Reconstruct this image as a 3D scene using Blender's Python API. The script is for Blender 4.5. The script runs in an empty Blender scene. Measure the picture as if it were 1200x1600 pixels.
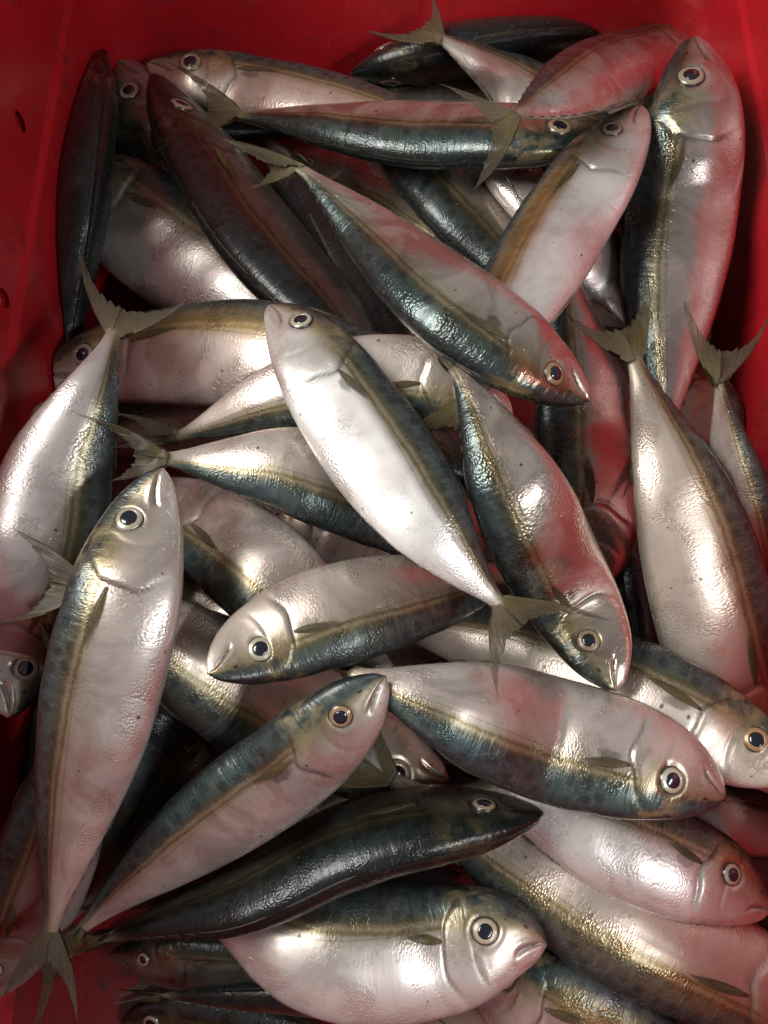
import bpy, bmesh, math, random
import numpy as np
from mathutils import Vector

# ------------------------------------------------------------------ camera, world, lights, exposure
scene = bpy.context.scene
COL = scene.collection
F = 1500.0                                   # focal length in photograph pixels (photo 1200 x 1600)
TILT = math.radians(22.0)
ST, CT = math.sin(TILT), math.cos(TILT)
CAM = np.array([0.0, -0.45 * ST, 0.10 + 0.45 * CT])
FWD = np.array([0.0, ST, -CT]); UPV = np.array([0.0, CT, ST]); RGT = np.array([1.0, 0.0, 0.0])

cam_d = bpy.data.cameras.new('camera'); cam = bpy.data.objects.new('camera', cam_d); COL.objects.link(cam)
cam.location = CAM; cam.rotation_euler = (TILT, 0, 0)
cam_d.sensor_fit = 'VERTICAL'; cam_d.sensor_height = 24.0; cam_d.lens = 24.0 * F / 1600.0
cam_d.clip_start = 0.01; cam_d.clip_end = 50
scene.camera = cam

world = bpy.data.worlds.new('World'); scene.world = world; world.use_nodes = True
bg = world.node_tree.nodes['Background']
bg.inputs['Color'].default_value = (0.98, 0.99, 1.0, 1); bg.inputs['Strength'].default_value = 0.20

def area(name, loc, target, sx, sy, power, col):
    l = bpy.data.lights.new(name, 'AREA'); l.shape = 'RECTANGLE'; l.size = sx; l.size_y = sy
    l.energy = power; l.color = col
    o = bpy.data.objects.new(name, l); COL.objects.link(o); o.location = loc
    o.rotation_euler = (Vector(target) - Vector(loc)).to_track_quat('-Z', 'Y').to_euler()
    return o
area('market_lamp', (-0.92, 0.16, 1.22), (0, 0, 0.08), 0.75, 0.75, 27.0, (1.0, 0.98, 0.945))
area('market_tube', (0.75, -0.65, 1.10), (0, 0, 0.08), 0.8, 0.06, 8.5, (0.93, 0.97, 1.0))

vs = scene.view_settings
scene.display_settings.display_device = 'sRGB'
vs.view_transform = 'Standard'; vs.look = 'None'; vs.exposure = 0.0; vs.gamma = 1.0; vs.use_curve_mapping = False
scene.render.engine = 'CYCLES'
scene.cycles.use_denoising = True
scene.cycles.max_bounces = 4; scene.cycles.diffuse_bounces = 2; scene.cycles.glossy_bounces = 3; scene.cycles.transparent_max_bounces = 5; scene.cycles.use_adaptive_sampling = True; scene.cycles.adaptive_threshold = 0.04; scene.cycles.adaptive_min_samples = 16
scene.cycles.caustics_reflective = False; scene.cycles.caustics_refractive = False

random.seed(7); rng = np.random.default_rng(7)

# ------------------------------------------------------------------ node helpers
class NT:
    def __init__(s, name):
        s.m = bpy.data.materials.new(name); s.m.use_nodes = True
        s.t = s.m.node_tree; s.t.nodes.clear()
        s.out = s.t.nodes.new('ShaderNodeOutputMaterial')
    def n(s, kind, **kw):
        nd = s.t.nodes.new(kind)
        for k, v in kw.items(): setattr(nd, k, v)
        return nd
    def put(s, sock, v):
        if isinstance(v, bpy.types.NodeSocket): s.t.links.new(v, sock)
        elif isinstance(v, (tuple, list)):
            sock.default_value = tuple(v) + ((1,) if len(v) == 3 and len(sock.default_value) == 4 else ())
        else: sock.default_value = v
    def math(s, op, a, b=0.0, c=0.0, clamp=False):
        nd = s.n('ShaderNodeMath', operation=op, use_clamp=clamp)
        s.put(nd.inputs[0], a); s.put(nd.inputs[1], b); s.put(nd.inputs[2], c)
        return nd.outputs[0]
    def rng(s, v, a, b, c=0.0, d=1.0, smooth=True):
        nd = s.n('ShaderNodeMapRange', interpolation_type='SMOOTHSTEP' if smooth else 'LINEAR')
        s.put(nd.inputs[0], v); s.put(nd.inputs[1], a); s.put(nd.inputs[2], b); s.put(nd.inputs[3], c); s.put(nd.inputs[4], d)
        return nd.outputs[0]
    def mix(s, f, a, b, mode='MIX'):
        nd = s.n('ShaderNodeMix', data_type='RGBA', blend_type=mode)
        s.put(nd.inputs[0], f); s.put(nd.inputs[6], a); s.put(nd.inputs[7], b)
        return nd.outputs[2]
    def ramp(s, v, stops, interp='LINEAR'):
        nd = s.n('ShaderNodeValToRGB'); cr = nd.color_ramp; cr.interpolation = interp
        while len(cr.elements) < len(stops): cr.elements.new(0.5)
        for e, (p, c) in zip(cr.elements, stops):
            e.position = p; e.color = tuple(c) + (1,)
        s.put(nd.inputs[0], v); return nd.outputs[0]
    def attr(s, name, kind='GEOMETRY'):
        return s.n('ShaderNodeAttribute', attribute_name=name, attribute_type=kind)
    def noise(s, vec, scale, detail=3.0, rough=0.55, dist=0.0, dim='3D'):
        nd = s.n('ShaderNodeTexNoise', noise_dimensions=dim)
        if vec is not None: s.put(nd.inputs['Vector'], vec)
        s.put(nd.inputs['Scale'], scale); s.put(nd.inputs['Detail'], detail)
        s.put(nd.inputs['Roughness'], rough); s.put(nd.inputs['Distortion'], dist)
        return nd.outputs[0]
    def vmul(s, vec, xyz):
        nd = s.n('ShaderNodeVectorMath', operation='MULTIPLY'); s.put(nd.inputs[0], vec); nd.inputs[1].default_value = xyz
        return nd.outputs[0]
    def vadd(s, vec, b):
        nd = s.n('ShaderNodeVectorMath', operation='ADD'); s.put(nd.inputs[0], vec); s.put(nd.inputs[1], b)
        return nd.outputs[0]
    def bump(s, h, strength, dist, normal=None):
        nd = s.n('ShaderNodeBump'); s.put(nd.inputs['Strength'], strength); s.put(nd.inputs['Distance'], dist)
        s.put(nd.inputs['Height'], h)
        if normal is not None: s.put(nd.inputs['Normal'], normal)
        return nd.outputs[0]
    def principled(s, **kw):
        nd = s.n('ShaderNodeBsdfPrincipled')
        for k, v in kw.items(): s.put(nd.inputs[k], v)
        s.t.links.new(nd.outputs[0], s.out.inputs[0]); return nd

# ------------------------------------------------------------------ materials
def skin_material():
    N = NT('mackerel_skin')
    fs = N.attr('fs').outputs['Fac']; fh = N.attr('fh').outputs['Fac']; uv = N.attr('fuv').outputs['Vector']
    oi = N.n('ShaderNodeObjectInfo').outputs['Random']
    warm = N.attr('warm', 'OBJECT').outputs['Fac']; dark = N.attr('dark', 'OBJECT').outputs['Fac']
    blue = N.attr('blue', 'OBJECT').outputs['Fac']
    cx = N.n('ShaderNodeCombineXYZ'); N.put(cx.inputs[1], N.math('MULTIPLY', oi, 13.7)); N.put(cx.inputs[0], N.math('MULTIPLY', oi, 3.1))
    p = N.vadd(uv, cx.outputs[0])
    n_lo = N.noise(p, 28.0, 2.0, dim='2D'); n_mid = N.noise(p, 95.0, 3.0, 0.6, dim='2D');
    streak = N.noise(N.vmul(p, (1.0, 0.16, 1.0)), 330.0, 3.0, 0.6, 0.4, dim='2D')      # short bars across the back
    along = N.noise(N.vmul(p, (0.12, 1.0, 1.0)), 260.0, 3.0, 0.6, dim='2D')
    # scales
    vor = N.n('ShaderNodeTexVoronoi', feature='F1', voronoi_dimensions='2D'); N.put(vor.inputs['Vector'], N.vmul(p, (1.0, 0.8, 1.0))); N.put(vor.inputs['Scale'], 880.0)
    sc_d = vor.outputs['Distance']; sc_c = N.n('ShaderNodeSeparateColor'); N.put(sc_c.inputs[0], vor.outputs['Color'])
    sc_r = sc_c.outputs[0]; sc_g = sc_c.outputs[1]
    # band coordinate with a wavering edge
    h = N.math('ADD', fh, N.math('MULTIPLY', N.math('SUBTRACT', n_lo, 0.5), 0.09))
    h = N.math('ADD', h, N.math('MULTIPLY', N.math('SUBTRACT', n_mid, 0.5), 0.05))
    h = N.math('ADD', h, N.math('MULTIPLY', N.math('SUBTRACT', streak, 0.5), N.rng(fh, 0.1, 0.6, 0.02, 0.08)))
    h01 = N.math('MULTIPLY_ADD', h, 0.5, 0.5)
    trunk = N.ramp(h01, [(0.00, (0.64, 0.595, 0.575)), (0.30, (0.545, 0.49, 0.475)), (0.54, (0.44, 0.39, 0.365)),
                         (0.635, (0.34, 0.30, 0.235)), (0.664, (0.145, 0.118, 0.048)), (0.698, (0.29, 0.25, 0.175)),
                         (0.738, (0.125, 0.105, 0.046)), (0.785, (0.105, 0.108, 0.088)), (0.84, (0.090, 0.104, 0.102)),
                         (0.91, (0.052, 0.064, 0.068)), (1.0, (0.024, 0.030, 0.032))])
    head = N.ramp(h01, [(0.00, (0.60, 0.55, 0.525)), (0.35, (0.50, 0.445, 0.415)), (0.56, (0.37, 0.325, 0.26)),
                        (0.68, (0.28, 0.24, 0.155)), (0.79, (0.14, 0.125, 0.085)), (0.88, (0.05, 0.05, 0.042)), (1.0, (0.014, 0.016, 0.016))])
    white = N.attr('white', 'OBJECT').outputs['Fac']  # pale bellies; on the centre fish the blown highlight painted as white
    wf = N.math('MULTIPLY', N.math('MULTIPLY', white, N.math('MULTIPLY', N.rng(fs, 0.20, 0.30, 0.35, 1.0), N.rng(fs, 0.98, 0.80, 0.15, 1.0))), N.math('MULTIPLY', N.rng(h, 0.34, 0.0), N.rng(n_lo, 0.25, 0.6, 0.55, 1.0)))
    col = N.mix(N.rng(fs, 0.215, 0.255), head, trunk)
    back = N.rng(h, 0.42, 0.72)
    # iridescent blue green and gold over the upper flank
    iri = N.ramp(n_lo, [(0.30, (0.055, 0.098, 0.115)), (0.48, (0.062, 0.105, 0.110)), (0.58, (0.078, 0.108, 0.098)), (0.68, (0.070, 0.100, 0.118))])
    irif = N.math('MULTIPLY', N.math('MULTIPLY', N.rng(h, 0.34, 0.66), N.rng(h, 1.05, 0.72)), blue)
    col = N.mix(irif, col, iri)
    # mottled bars on the back
    bars = N.rng(streak, 0.42, 0.62)
    col = N.mix(N.math('MULTIPLY', N.math('MULTIPLY', bars, back), 0.32), col, (0.022, 0.028, 0.030))
    pale = N.math('MULTIPLY', N.math('MULTIPLY', N.rng(sc_r, 0.55, 0.95), N.rng(fh, 0.15, 0.5)), N.rng(n_mid, 0.42, 0.66))
    col = N.mix(N.math('MULTIPLY', pale, 0.16), col, (0.30, 0.31, 0.30))
    # rows of round dusky spots along the upper back
    v2 = N.n('ShaderNodeTexVoronoi', feature='F1', voronoi_dimensions='2D'); N.put(v2.inputs['Vector'], p); N.put(v2.inputs['Scale'], 115.0); N.put(v2.inputs['Randomness'], 0.65)
    spot = N.math('MULTIPLY', N.rng(v2.outputs['Distance'], 0.34, 0.20), N.math('MULTIPLY', N.rng(fh, 0.42, 0.55), N.rng(fh, 0.97, 0.85)))
    col = N.mix(N.math('MULTIPLY', spot, 0.42), col, (0.010, 0.014, 0.016))
    # blotchy tone on the silver side
    n_bl = N.noise(p, 46.0, 3.0, 0.6, 0.6, dim='2D')
    col = N.mix(N.math('MULTIPLY', N.rng(n_bl, 0.50, 0.70), 0.28), col, N.mix(1.0, col, (0.80, 0.66, 0.62), 'MULTIPLY'))
    col = N.mix(N.math('MULTIPLY', N.rng(n_bl, 0.46, 0.28), 0.25), col, N.mix(1.0, col, (0.74, 0.76, 0.80), 'MULTIPLY'))
    # brassy cheek
    ck = N.math('MULTIPLY', N.rng(fs, 0.10, 0.16), N.math('MULTIPLY', N.rng(fs, 0.27, 0.20), N.math('MULTIPLY', N.rng(fh, -0.25, 0.15), N.rng(n_mid, 0.40, 0.62))))
    col = N.mix(N.math('MULTIPLY', ck, 0.35), col, (0.50, 0.40, 0.20))
    col = N.mix(N.math('MULTIPLY', N.math('MULTIPLY', N.rng(along, 0.45, 0.75), N.rng(h, 0.45, 0.2)), 0.22), col, (0.40, 0.35, 0.33))
    col = N.mix(N.math('MULTIPLY', N.math('MULTIPLY', N.rng(n_mid, 0.5, 0.75), N.rng(h, 0.45, 0.2)), 0.25), col, (0.60, 0.54, 0.45))
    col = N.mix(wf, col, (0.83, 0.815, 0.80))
    # blotch behind the gill cover
    dx = N.math('MULTIPLY', N.math('SUBTRACT', fs, 0.315), 30.0); dy = N.math('MULTIPLY', N.math('SUBTRACT', fh, 0.08), 7.0)
    rr = N.math('ADD', N.math('MULTIPLY', dx, dx), N.math('MULTIPLY', dy, dy))
    rr = N.math('ADD', rr, N.math('MULTIPLY', N.math('SUBTRACT', n_mid, 0.5), 2.4))
    col = N.mix(N.math('MULTIPLY', N.rng(rr, 0.8, 0.1), N.rng(oi, 0.3, 0.9, 0.0, 0.6)), col, (0.06, 0.05, 0.04))
    gold = N.attr('gold', 'OBJECT').outputs['Fac']; blood = N.attr('blood', 'OBJECT').outputs['Fac']
    gm = N.math('MULTIPLY', N.math('MULTIPLY', N.rng(h, 0.02, 0.34), N.rng(h, 0.86, 0.62)), N.math('MULTIPLY', N.rng(fs, 0.23, 0.32), N.rng(fs, 0.85, 0.55)))
    col = N.mix(N.math('MULTIPLY', N.math('MULTIPLY', gm, gold), N.rng(along, 0.3, 0.6, 0.55, 1.0)), col, (0.50, 0.33, 0.085))
    bm = N.math('MULTIPLY', N.math('MULTIPLY', N.rng(h, 0.22, 0.45), N.rng(h, 0.80, 0.62)), N.math('MULTIPLY', N.rng(fs, 0.07, 0.12), N.rng(fs, 0.26, 0.18)))
    col = N.mix(N.math('MULTIPLY', N.math('MULTIPLY', bm, blood), N.rng(n_mid, 0.3, 0.55, 0.4, 1.0)), col, (0.42, 0.10, 0.05))
    # crease darkening (dark membrane, groove shade painted in): gill slit, jaw line; lateral line; nostril
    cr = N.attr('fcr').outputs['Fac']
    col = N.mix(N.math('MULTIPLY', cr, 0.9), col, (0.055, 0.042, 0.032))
    ll = N.math('MULTIPLY', N.math('ADD', N.math('SUBTRACT', fh, 0.46), N.math('MULTIPLY', fs, 0.42)), 42.0)
    ll = N.rng(N.math('ABSOLUTE', N.math('ADD', ll, N.math('MULTIPLY', N.math('SUBTRACT', n_mid, 0.5), 1.6))), 1.0, 0.1)
    col = N.mix(N.math('MULTIPLY', N.math('MULTIPLY', ll, N.rng(fs, 0.27, 0.32)), 0.35), col, (0.10, 0.085, 0.045))
    nx = N.math('MULTIPLY', N.math('SUBTRACT', fs, 0.062), 130.0); ny = N.math('MULTIPLY', N.math('SUBTRACT', fh, 0.42), 16.0)
    nr = N.math('ADD', N.math('MULTIPLY', nx, nx), N.math('MULTIPLY', ny, ny))
    col = N.mix(N.math('MULTIPLY', N.rng(nr, 1.0, 0.5), 0.8), col, (0.02, 0.016, 0.014))
    # sparse specks of dirt
    v3 = N.n('ShaderNodeTexVoronoi', feature='F1', voronoi_dimensions='2D'); N.put(v3.inputs['Vector'], N.vadd(p, (N.math('MULTIPLY', 0, 0) if False else (5.1, 2.2, 0.4)))); N.put(v3.inputs['Scale'], 74.0)
    s3 = N.n('ShaderNodeSeparateColor'); N.put(s3.inputs[0], v3.outputs['Color'])
    speck = N.math('MULTIPLY', N.rng(N.math('ADD', v3.outputs['Distance'], N.math('MULTIPLY', n_mid, 0.16)), N.math('MULTIPLY_ADD', s3.outputs[1], 0.07, 0.10), 0.085), N.math('GREATER_THAN', s3.outputs[0], 0.80))
    col = N.mix(N.math('MULTIPLY', speck, 0.85), col, (0.03, 0.02, 0.015))
    # warm / grey tone of each fish, darkening for dark backs and for pile shade painted into the colour
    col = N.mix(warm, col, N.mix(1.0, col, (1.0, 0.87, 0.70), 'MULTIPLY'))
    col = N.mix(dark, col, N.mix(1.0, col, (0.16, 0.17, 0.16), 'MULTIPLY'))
    tl = N.rng(fs, 0.915, 0.995)
    col = N.mix(N.math('MULTIPLY', tl, 0.85), col, (0.20, 0.16, 0.085))
    # surface
    glint = N.math('MULTIPLY', N.rng(sc_g, 0.55, 0.9), N.rng(n_mid, 0.40, 0.62))
    rough = N.math('SUBTRACT', N.rng(n_bl, 0.3, 0.7, 0.38, 0.28), N.math('MULTIPLY', glint, 0.08))
    metal = N.math('MULTIPLY', N.rng(n_bl, 0.30, 0.66, 0.54, 0.70), N.rng(fh, 0.95, 0.45, 0.5, 1.0))
    mir = N.attr('mirror', 'OBJECT').outputs['Fac']
    metal = N.math('ADD', metal, N.math('MULTIPLY', mir, 0.16))
    metal = N.math('MULTIPLY', metal, N.math('SUBTRACT', 1.0, N.math('MULTIPLY', tl, 0.7)))
    rough = N.math('SUBTRACT', rough, N.math('MULTIPLY', mir, 0.08))
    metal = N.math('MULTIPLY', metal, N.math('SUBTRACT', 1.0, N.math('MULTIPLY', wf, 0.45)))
    hgt = N.math('ADD', N.math('MULTIPLY', N.rng(sc_d, 0.0, 0.7), N.rng(fs, 0.2, 0.3, 0.15, 1.0)), N.math('MULTIPLY', sc_r, 0.55))
    amt = N.math('MULTIPLY', N.rng(n_bl, 0.38, 0.62, 0.15, 1.3), N.math('ADD', N.rng(fh, -0.1, 0.5, 0.35, 1.0), N.rng(fh, -0.35, -0.75, 0.0, 0.7)))
    hh = N.math('MULTIPLY', N.math('MULTIPLY', hgt, amt), 0.000075)
    hh = N.math('MULTIPLY_ADD', N.math('MULTIPLY', streak, N.rng(fh, 0.2, 0.6, 0.1, 1.0)), 0.00034, hh)
    hh = N.math('MULTIPLY_ADD', n_lo, 0.00035, hh)
    b3 = N.bump(hh, 1.0, 1.0)
    N.principled(**{'Base Color': col, 'Metallic': metal, 'Roughness': rough, 'IOR': 1.42, 'Normal': b3,
                    'Coat Weight': 0.38, 'Coat Roughness': 0.12, 'Coat IOR': 1.38, 'Coat Normal': b3,
                    'Specular IOR Level': 0.6})
    return N.m

def fin_material(nm, clear):
    N = NT(nm)
    fr = N.attr('fray').outputs['Fac']; fl = N.attr('flen').outputs['Fac']
    oi = N.n('ShaderNodeObjectInfo').outputs['Random']
    tc = N.n('ShaderNodeTexCoord').outputs['Object']
    nz = N.noise(tc, 180.0, 3.0)
    base = N.mix(N.rng(fl, 0.15, 0.9), (0.21, 0.155, 0.05), (0.095, 0.07, 0.03))
    fu = N.attr('fu').outputs['Fac']
    cb = N.n('ShaderNodeCombineXYZ'); N.put(cb.inputs[0], N.math('MULTIPLY', fu, 26.0)); N.put(cb.inputs[1], N.math('MULTIPLY', fl, 1.6)); N.put(cb.inputs[2], N.math('MULTIPLY', oi, 20.0))
    rays = N.rng(N.noise(cb.outputs[0], 1.0, 3.0, 0.7), 0.40, 0.62)
    base = N.mix(N.math('MULTIPLY', rays, 0.65), base, (0.06, 0.048, 0.026))
    base = N.mix(N.math('MULTIPLY', N.rng(fl, 0.22, 0.0), 0.6), base, (0.26, 0.225, 0.16))
    base = N.mix(N.math('MULTIPLY', N.rng(fl, 0.78, 1.0), 0.6), base, (0.05, 0.045, 0.04))
    base = N.mix(N.math('MULTIPLY', N.rng(nz, 0.45, 0.7), 0.4), base, (0.15, 0.115, 0.06))
    base = N.mix(N.math('MULTIPLY', oi, 0.55), base, (0.15, 0.12, 0.10))
    pr = N.n('ShaderNodeBsdfPrincipled')
    for k, v in {'Base Color': base, 'Roughness': 0.42, 'Coat Weight': 0.25, 'Coat Roughness': 0.2, 'Specular IOR Level': 0.35,
                 'Normal': N.bump(N.math('ADD', rays, nz), 0.6, 0.0004)}.items(): N.put(pr.inputs[k], v)
    tr = N.n('ShaderNodeBsdfTranslucent'); N.put(tr.inputs[0], base)
    mx = N.n('ShaderNodeMixShader'); N.put(mx.inputs[0], 0.25)
    N.t.links.new(pr.outputs[0], mx.inputs[1]); N.t.links.new(tr.outputs[0], mx.inputs[2])
    tp = N.n('ShaderNodeBsdfTransparent'); m2 = N.n('ShaderNodeMixShader')
    N.put(m2.inputs[0], N.math('MULTIPLY', clear, N.math('MULTIPLY', N.rng(rays, 0.2, 0.9, 1.3, 0.5), N.rng(fl, 0.2, 0.9, 0.5, 1.2))))
    N.t.links.new(mx.outputs[0], m2.inputs[1]); N.t.links.new(tp.outputs[0], m2.inputs[2])
    N.t.links.new(m2.outputs[0], N.out.inputs[0])
    return N.m

def eye_materials():
    out = []
    N = NT('eye_socket_skin'); N.principled(**{'Base Color': (0.035, 0.03, 0.025), 'Roughness': 0.25, 'Coat Weight': 0.8, 'Coat Roughness': 0.05}); out.append(N.m)
    N = NT('eye_iris')
    tc = N.n('ShaderNodeTexCoord').outputs['Object']; nz = N.noise(tc, 900.0, 3.0)
    r = N.attr('flen').outputs['Fac']; oi = N.attr('warm', 'OBJECT').outputs['Fac']
    c = N.ramp(r, [(0.0, (0.10, 0.085, 0.06)), (0.10, (0.40, 0.355, 0.25)), (0.5, (0.52, 0.48, 0.38)), (0.70, (0.34, 0.31, 0.235)), (0.80, (0.46, 0.42, 0.33)), (1.0, (0.17, 0.14, 0.09))])
    c = N.mix(N.math('MULTIPLY', N.rng(nz, 0.45, 0.7), 0.4), c, (0.45, 0.36, 0.22))
    c = N.mix(oi, c, N.mix(1.0, c, (1.0, 0.62, 0.34), 'MULTIPLY'))
    dim = N.attr('dim', 'OBJECT').outputs['Fac']
    c = N.mix(dim, c, N.mix(1.0, c, (0.45, 0.42, 0.38), 'MULTIPLY'))
    N.principled(**{'Base Color': c, 'Roughness': 0.28, 'Metallic': 0.25, 'Coat Weight': 1.0, 'Coat Roughness': 0.04}); out.append(N.m)
    N = NT('eye_pupil'); N.principled(**{'Base Color': (0.006, 0.008, 0.016), 'Roughness': 0.16, 'Coat Weight': 1.0, 'Coat Roughness': 0.03}); out.append(N.m)
    return out

def crate_material(nm='red_crate_plastic', gap_shade=0.0):
    N = NT(nm)
    tc = N.n('ShaderNodeTexCoord').outputs['Object']
    n1 = N.noise(tc, 9.0, 4.0); n2 = N.noise(tc, 60.0, 4.0, 0.65)
    scr = N.noise(N.vmul(tc, (1.0, 1.0, 0.08)), 240.0, 3.0, 0.6)
    col = N.mix(N.rng(n1, 0.35, 0.65), (0.48, 0.012, 0.018), (0.37, 0.008, 0.013))
    col = N.mix(N.math('MULTIPLY', N.rng(n2, 0.54, 0.70), 0.55), col, (0.15, 0.012, 0.012))
    col = N.mix(N.math('MULTIPLY', N.rng(scr, 0.60, 0.74), 0.16), col, (0.55, 0.08, 0.09))
    v = N.n('ShaderNodeTexVoronoi'); N.put(v.inputs['Vector'], tc); N.put(v.inputs['Scale'], 34.0)
    s3 = N.n('ShaderNodeSeparateColor'); N.put(s3.inputs[0], v.outputs['Color'])
    sp = N.math('MULTIPLY', N.rng(N.math('ADD', v.outputs['Distance'], N.math('MULTIPLY', n2, 0.08)), 0.12, 0.08), N.math('GREATER_THAN', s3.outputs[1], 0.72))
    col = N.mix(N.math('MULTIPLY', sp, 0.8), col, (0.03, 0.012, 0.01))
    if gap_shade: col = N.mix(gap_shade, col, (0.030, 0.006, 0.006))  # floor colour darkened to paint the black shade in gaps between fish
    N.principled(**{'Base Color': col, 'Roughness': N.rng(n2, 0.3, 0.7, 0.28, 0.45), 'Coat Weight': 0.25, 'Coat Roughness': 0.12,
                    'Normal': N.bump(N.math('ADD', n2, scr), 0.35, 0.0007)})
    return N.m

def ground_material():
    N = NT('wet_concrete'); tc = N.n('ShaderNodeTexCoord').outputs['Object']
    n = N.noise(tc, 12.0, 5.0)
    N.principled(**{'Base Color': N.ramp(n, [(0.3, (0.035, 0.034, 0.033)), (0.7, (0.07, 0.068, 0.065))]), 'Roughness': 0.5, 'Normal': N.bump(n, 0.4, 0.004)})
    return N.m

M_SKIN = skin_material(); M_FIN = fin_material('fin_membrane', 0.42); M_PEC = fin_material('clear_fin_membrane', 0.66); M_SOCKET, M_IRIS, M_PUPIL = eye_materials()
M_RED = crate_material(); M_REDFLOOR = crate_material('gap_shade_red_plastic', 0.66); M_GROUND = ground_material()

# ------------------------------------------------------------------ mesh helpers
def sstep(x, a, b):
    t = np.clip((x - a) / (b - a), 0, 1); return t * t * (3 - 2 * t)

def mesh_obj(name, verts, faces, mat, parent=None, loc=(0, 0, 0), smooth=True, attrs=None):
    me = bpy.data.meshes.new(name)
    me.from_pydata([tuple(v) for v in verts], [], faces)
    for k, a in (attrs or {}).items():
        a = np.asarray(a, dtype=np.float32)
        if a.ndim == 1:
            at = me.attributes.new(k, 'FLOAT', 'POINT'); at.data.foreach_set('value', a)
        else:
            at = me.attributes.new(k, 'FLOAT_VECTOR', 'POINT'); at.data.foreach_set('vector', a.ravel())
    if smooth: me.polygons.foreach_set('use_smooth', [True] * len(me.polygons))
    me.materials.append(mat); me.update()
    o = bpy.data.objects.new(name, me); COL.objects.link(o)
    if parent is not None: o.parent = parent
    o.location = loc
    return o

def grid_faces(nu, nv, wrap=False):
    f = []
    for i in range(nu - 1):
        for j in range(nv if wrap else nv - 1):
            a = i * nv + j; b = i * nv + (j + 1) % nv
            f.append((a, b, b + nv, a + nv))
    return f

def unproject(px, py, z):
    px = np.asarray(px, float); py = np.asarray(py, float)
    d = FWD + ((px - 600) / F)[..., None] * RGT + ((800 - py) / F)[..., None] * UPV
    t = (np.asarray(z) - CAM[2]) / d[..., 2]
    return CAM + d * t[..., None]

def mm_per_px(P): return ((P - CAM) @ FWD) / F

# ------------------------------------------------------------------ crate and ground
ground = mesh_obj('ground', [(-3, -3, -0.012), (3, -3, -0.012), (3, 3, -0.012), (-3, 3, -0.012)], [(0, 1, 2, 3)], M_GROUND)
ground['kind'] = 'structure'

WH = 0.228                                     # wall height
X0, X1, Y0, Y1 = -0.178, 0.203, -0.370, 0.366   # inner floor rectangle
TAP = 0.085                                    # outward slope of the walls
RC = 0.024
def rim_loop(z, off=0.0, nseg=8):
    e = TAP * z + off + 0.0022 * float(sstep(np.array(z), 0.098, 0.1035))
    x0, x1, y0, y1 = X0 - e, X1 + e, Y0 - e, Y1 + e
    r = RC + 0.1 * z + off
    pts = []
    for cx, cy, a0 in ((x1 - r, y1 - r, 0), (x0 + r, y1 - r, 90), (x0 + r, y0 + r, 180), (x1 - r, y0 + r, 270)):
        for k in range(nseg + 1):
            a = math.radians(a0 + 90.0 * k / nseg); pts.append((cx + r * math.cos(a), cy + r * math.sin(a), z))
    return pts

def build_crate():
    root = bpy.data.objects.new('fish_crate', None); COL.objects.link(root)
    root['label'] = 'bright red plastic crate with sloping walls holding the whole pile of fish'; root['category'] = 'crate'
    # floor: slab
    lo = rim_loop(0.0); n = len(lo); lo2 = [(x, y, -0.006) for x, y, z in rim_loop(0.0, 0.004)]
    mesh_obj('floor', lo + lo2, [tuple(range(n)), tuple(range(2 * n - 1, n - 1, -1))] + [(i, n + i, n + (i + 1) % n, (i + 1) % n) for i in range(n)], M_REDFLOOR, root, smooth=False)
    # side shell
    zs = sorted([0.0, 0.0975, 0.0985, 0.1005, 0.103, 0.104] + list(np.linspace(0.004, WH, 18)))
    rows = [rim_loop(z) for z in zs] + [rim_loop(WH + 0.003, 0.002)] + [rim_loop(z, 0.0042) for z in reversed(zs)]
    v = [p for r in rows for p in r]
    shell = mesh_obj('side_wall', v, grid_faces(len(rows), n, True), M_RED, root)
    # vent holes cut through the left side
    cutm = bmesh.new()
    for (y, z, w, h) in HOLES:
        e = TAP * z; seg = 14
        vs_ = []
        for dx in (-0.03, 0.02):
            ring = []
            for k in range(seg):
                a = 2 * math.pi * k / seg
                ring.append(cutm.verts.new((X0 - e + dx, y + w * math.cos(a), z + h * math.sin(a))))
            vs_.append(ring)
        cutm.faces.new(vs_[0]); cutm.faces.new(list(reversed(vs_[1])))
        for k in range(seg):
            cutm.faces.new((vs_[0][k], vs_[1][k], vs_[1][(k + 1) % seg], vs_[0][(k + 1) % seg]))
    bmesh.ops.recalc_face_normals(cutm, faces=cutm.faces)
    cme = bpy.data.meshes.new('cut'); cutm.to_mesh(cme); cutm.free()
    co = bpy.data.objects.new('cut', cme); COL.objects.link(co)
    sol = shell.modifiers.new('b', 'BOOLEAN'); sol.object = co; sol.operation = 'DIFFERENCE'; sol.solver = 'EXACT'
    bpy.context.view_layer.update()
    new = bpy.data.meshes.new_from_object(shell.evaluated_get(bpy.context.evaluated_depsgraph_get()))
    shell.modifiers.clear(); shell.data = new
    new.materials.clear(); new.materials.append(M_RED); new.polygons.foreach_set('material_index', [0] * len(new.polygons)); new.polygons.foreach_set('use_smooth', [True] * len(new.polygons))
    bpy.data.objects.remove(co); bpy.data.meshes.remove(cme)
    # rolled rim
    rr = []
    m = 8
    for k in range(m):
        a = 2 * math.pi * k / m
        rr.append(rim_loop(WH + 0.006 + 0.004 * math.sin(a), 0.009 + 0.010 * math.cos(a)))
    rv = [p for r in rr for p in r]
    fc = []
    for i in range(m):
        for j in range(n):
            a, b = i * n + j, i * n + (j + 1) % n; c, d = ((i + 1) % m) * n + (j + 1) % n, ((i + 1) % m) * n + j
            fc.append((a, b, c, d))
    mesh_obj('rim', rv, fc, M_RED, root)
    # upright stiffening ribs on the inner left side, rivets on the far side
    return root
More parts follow.
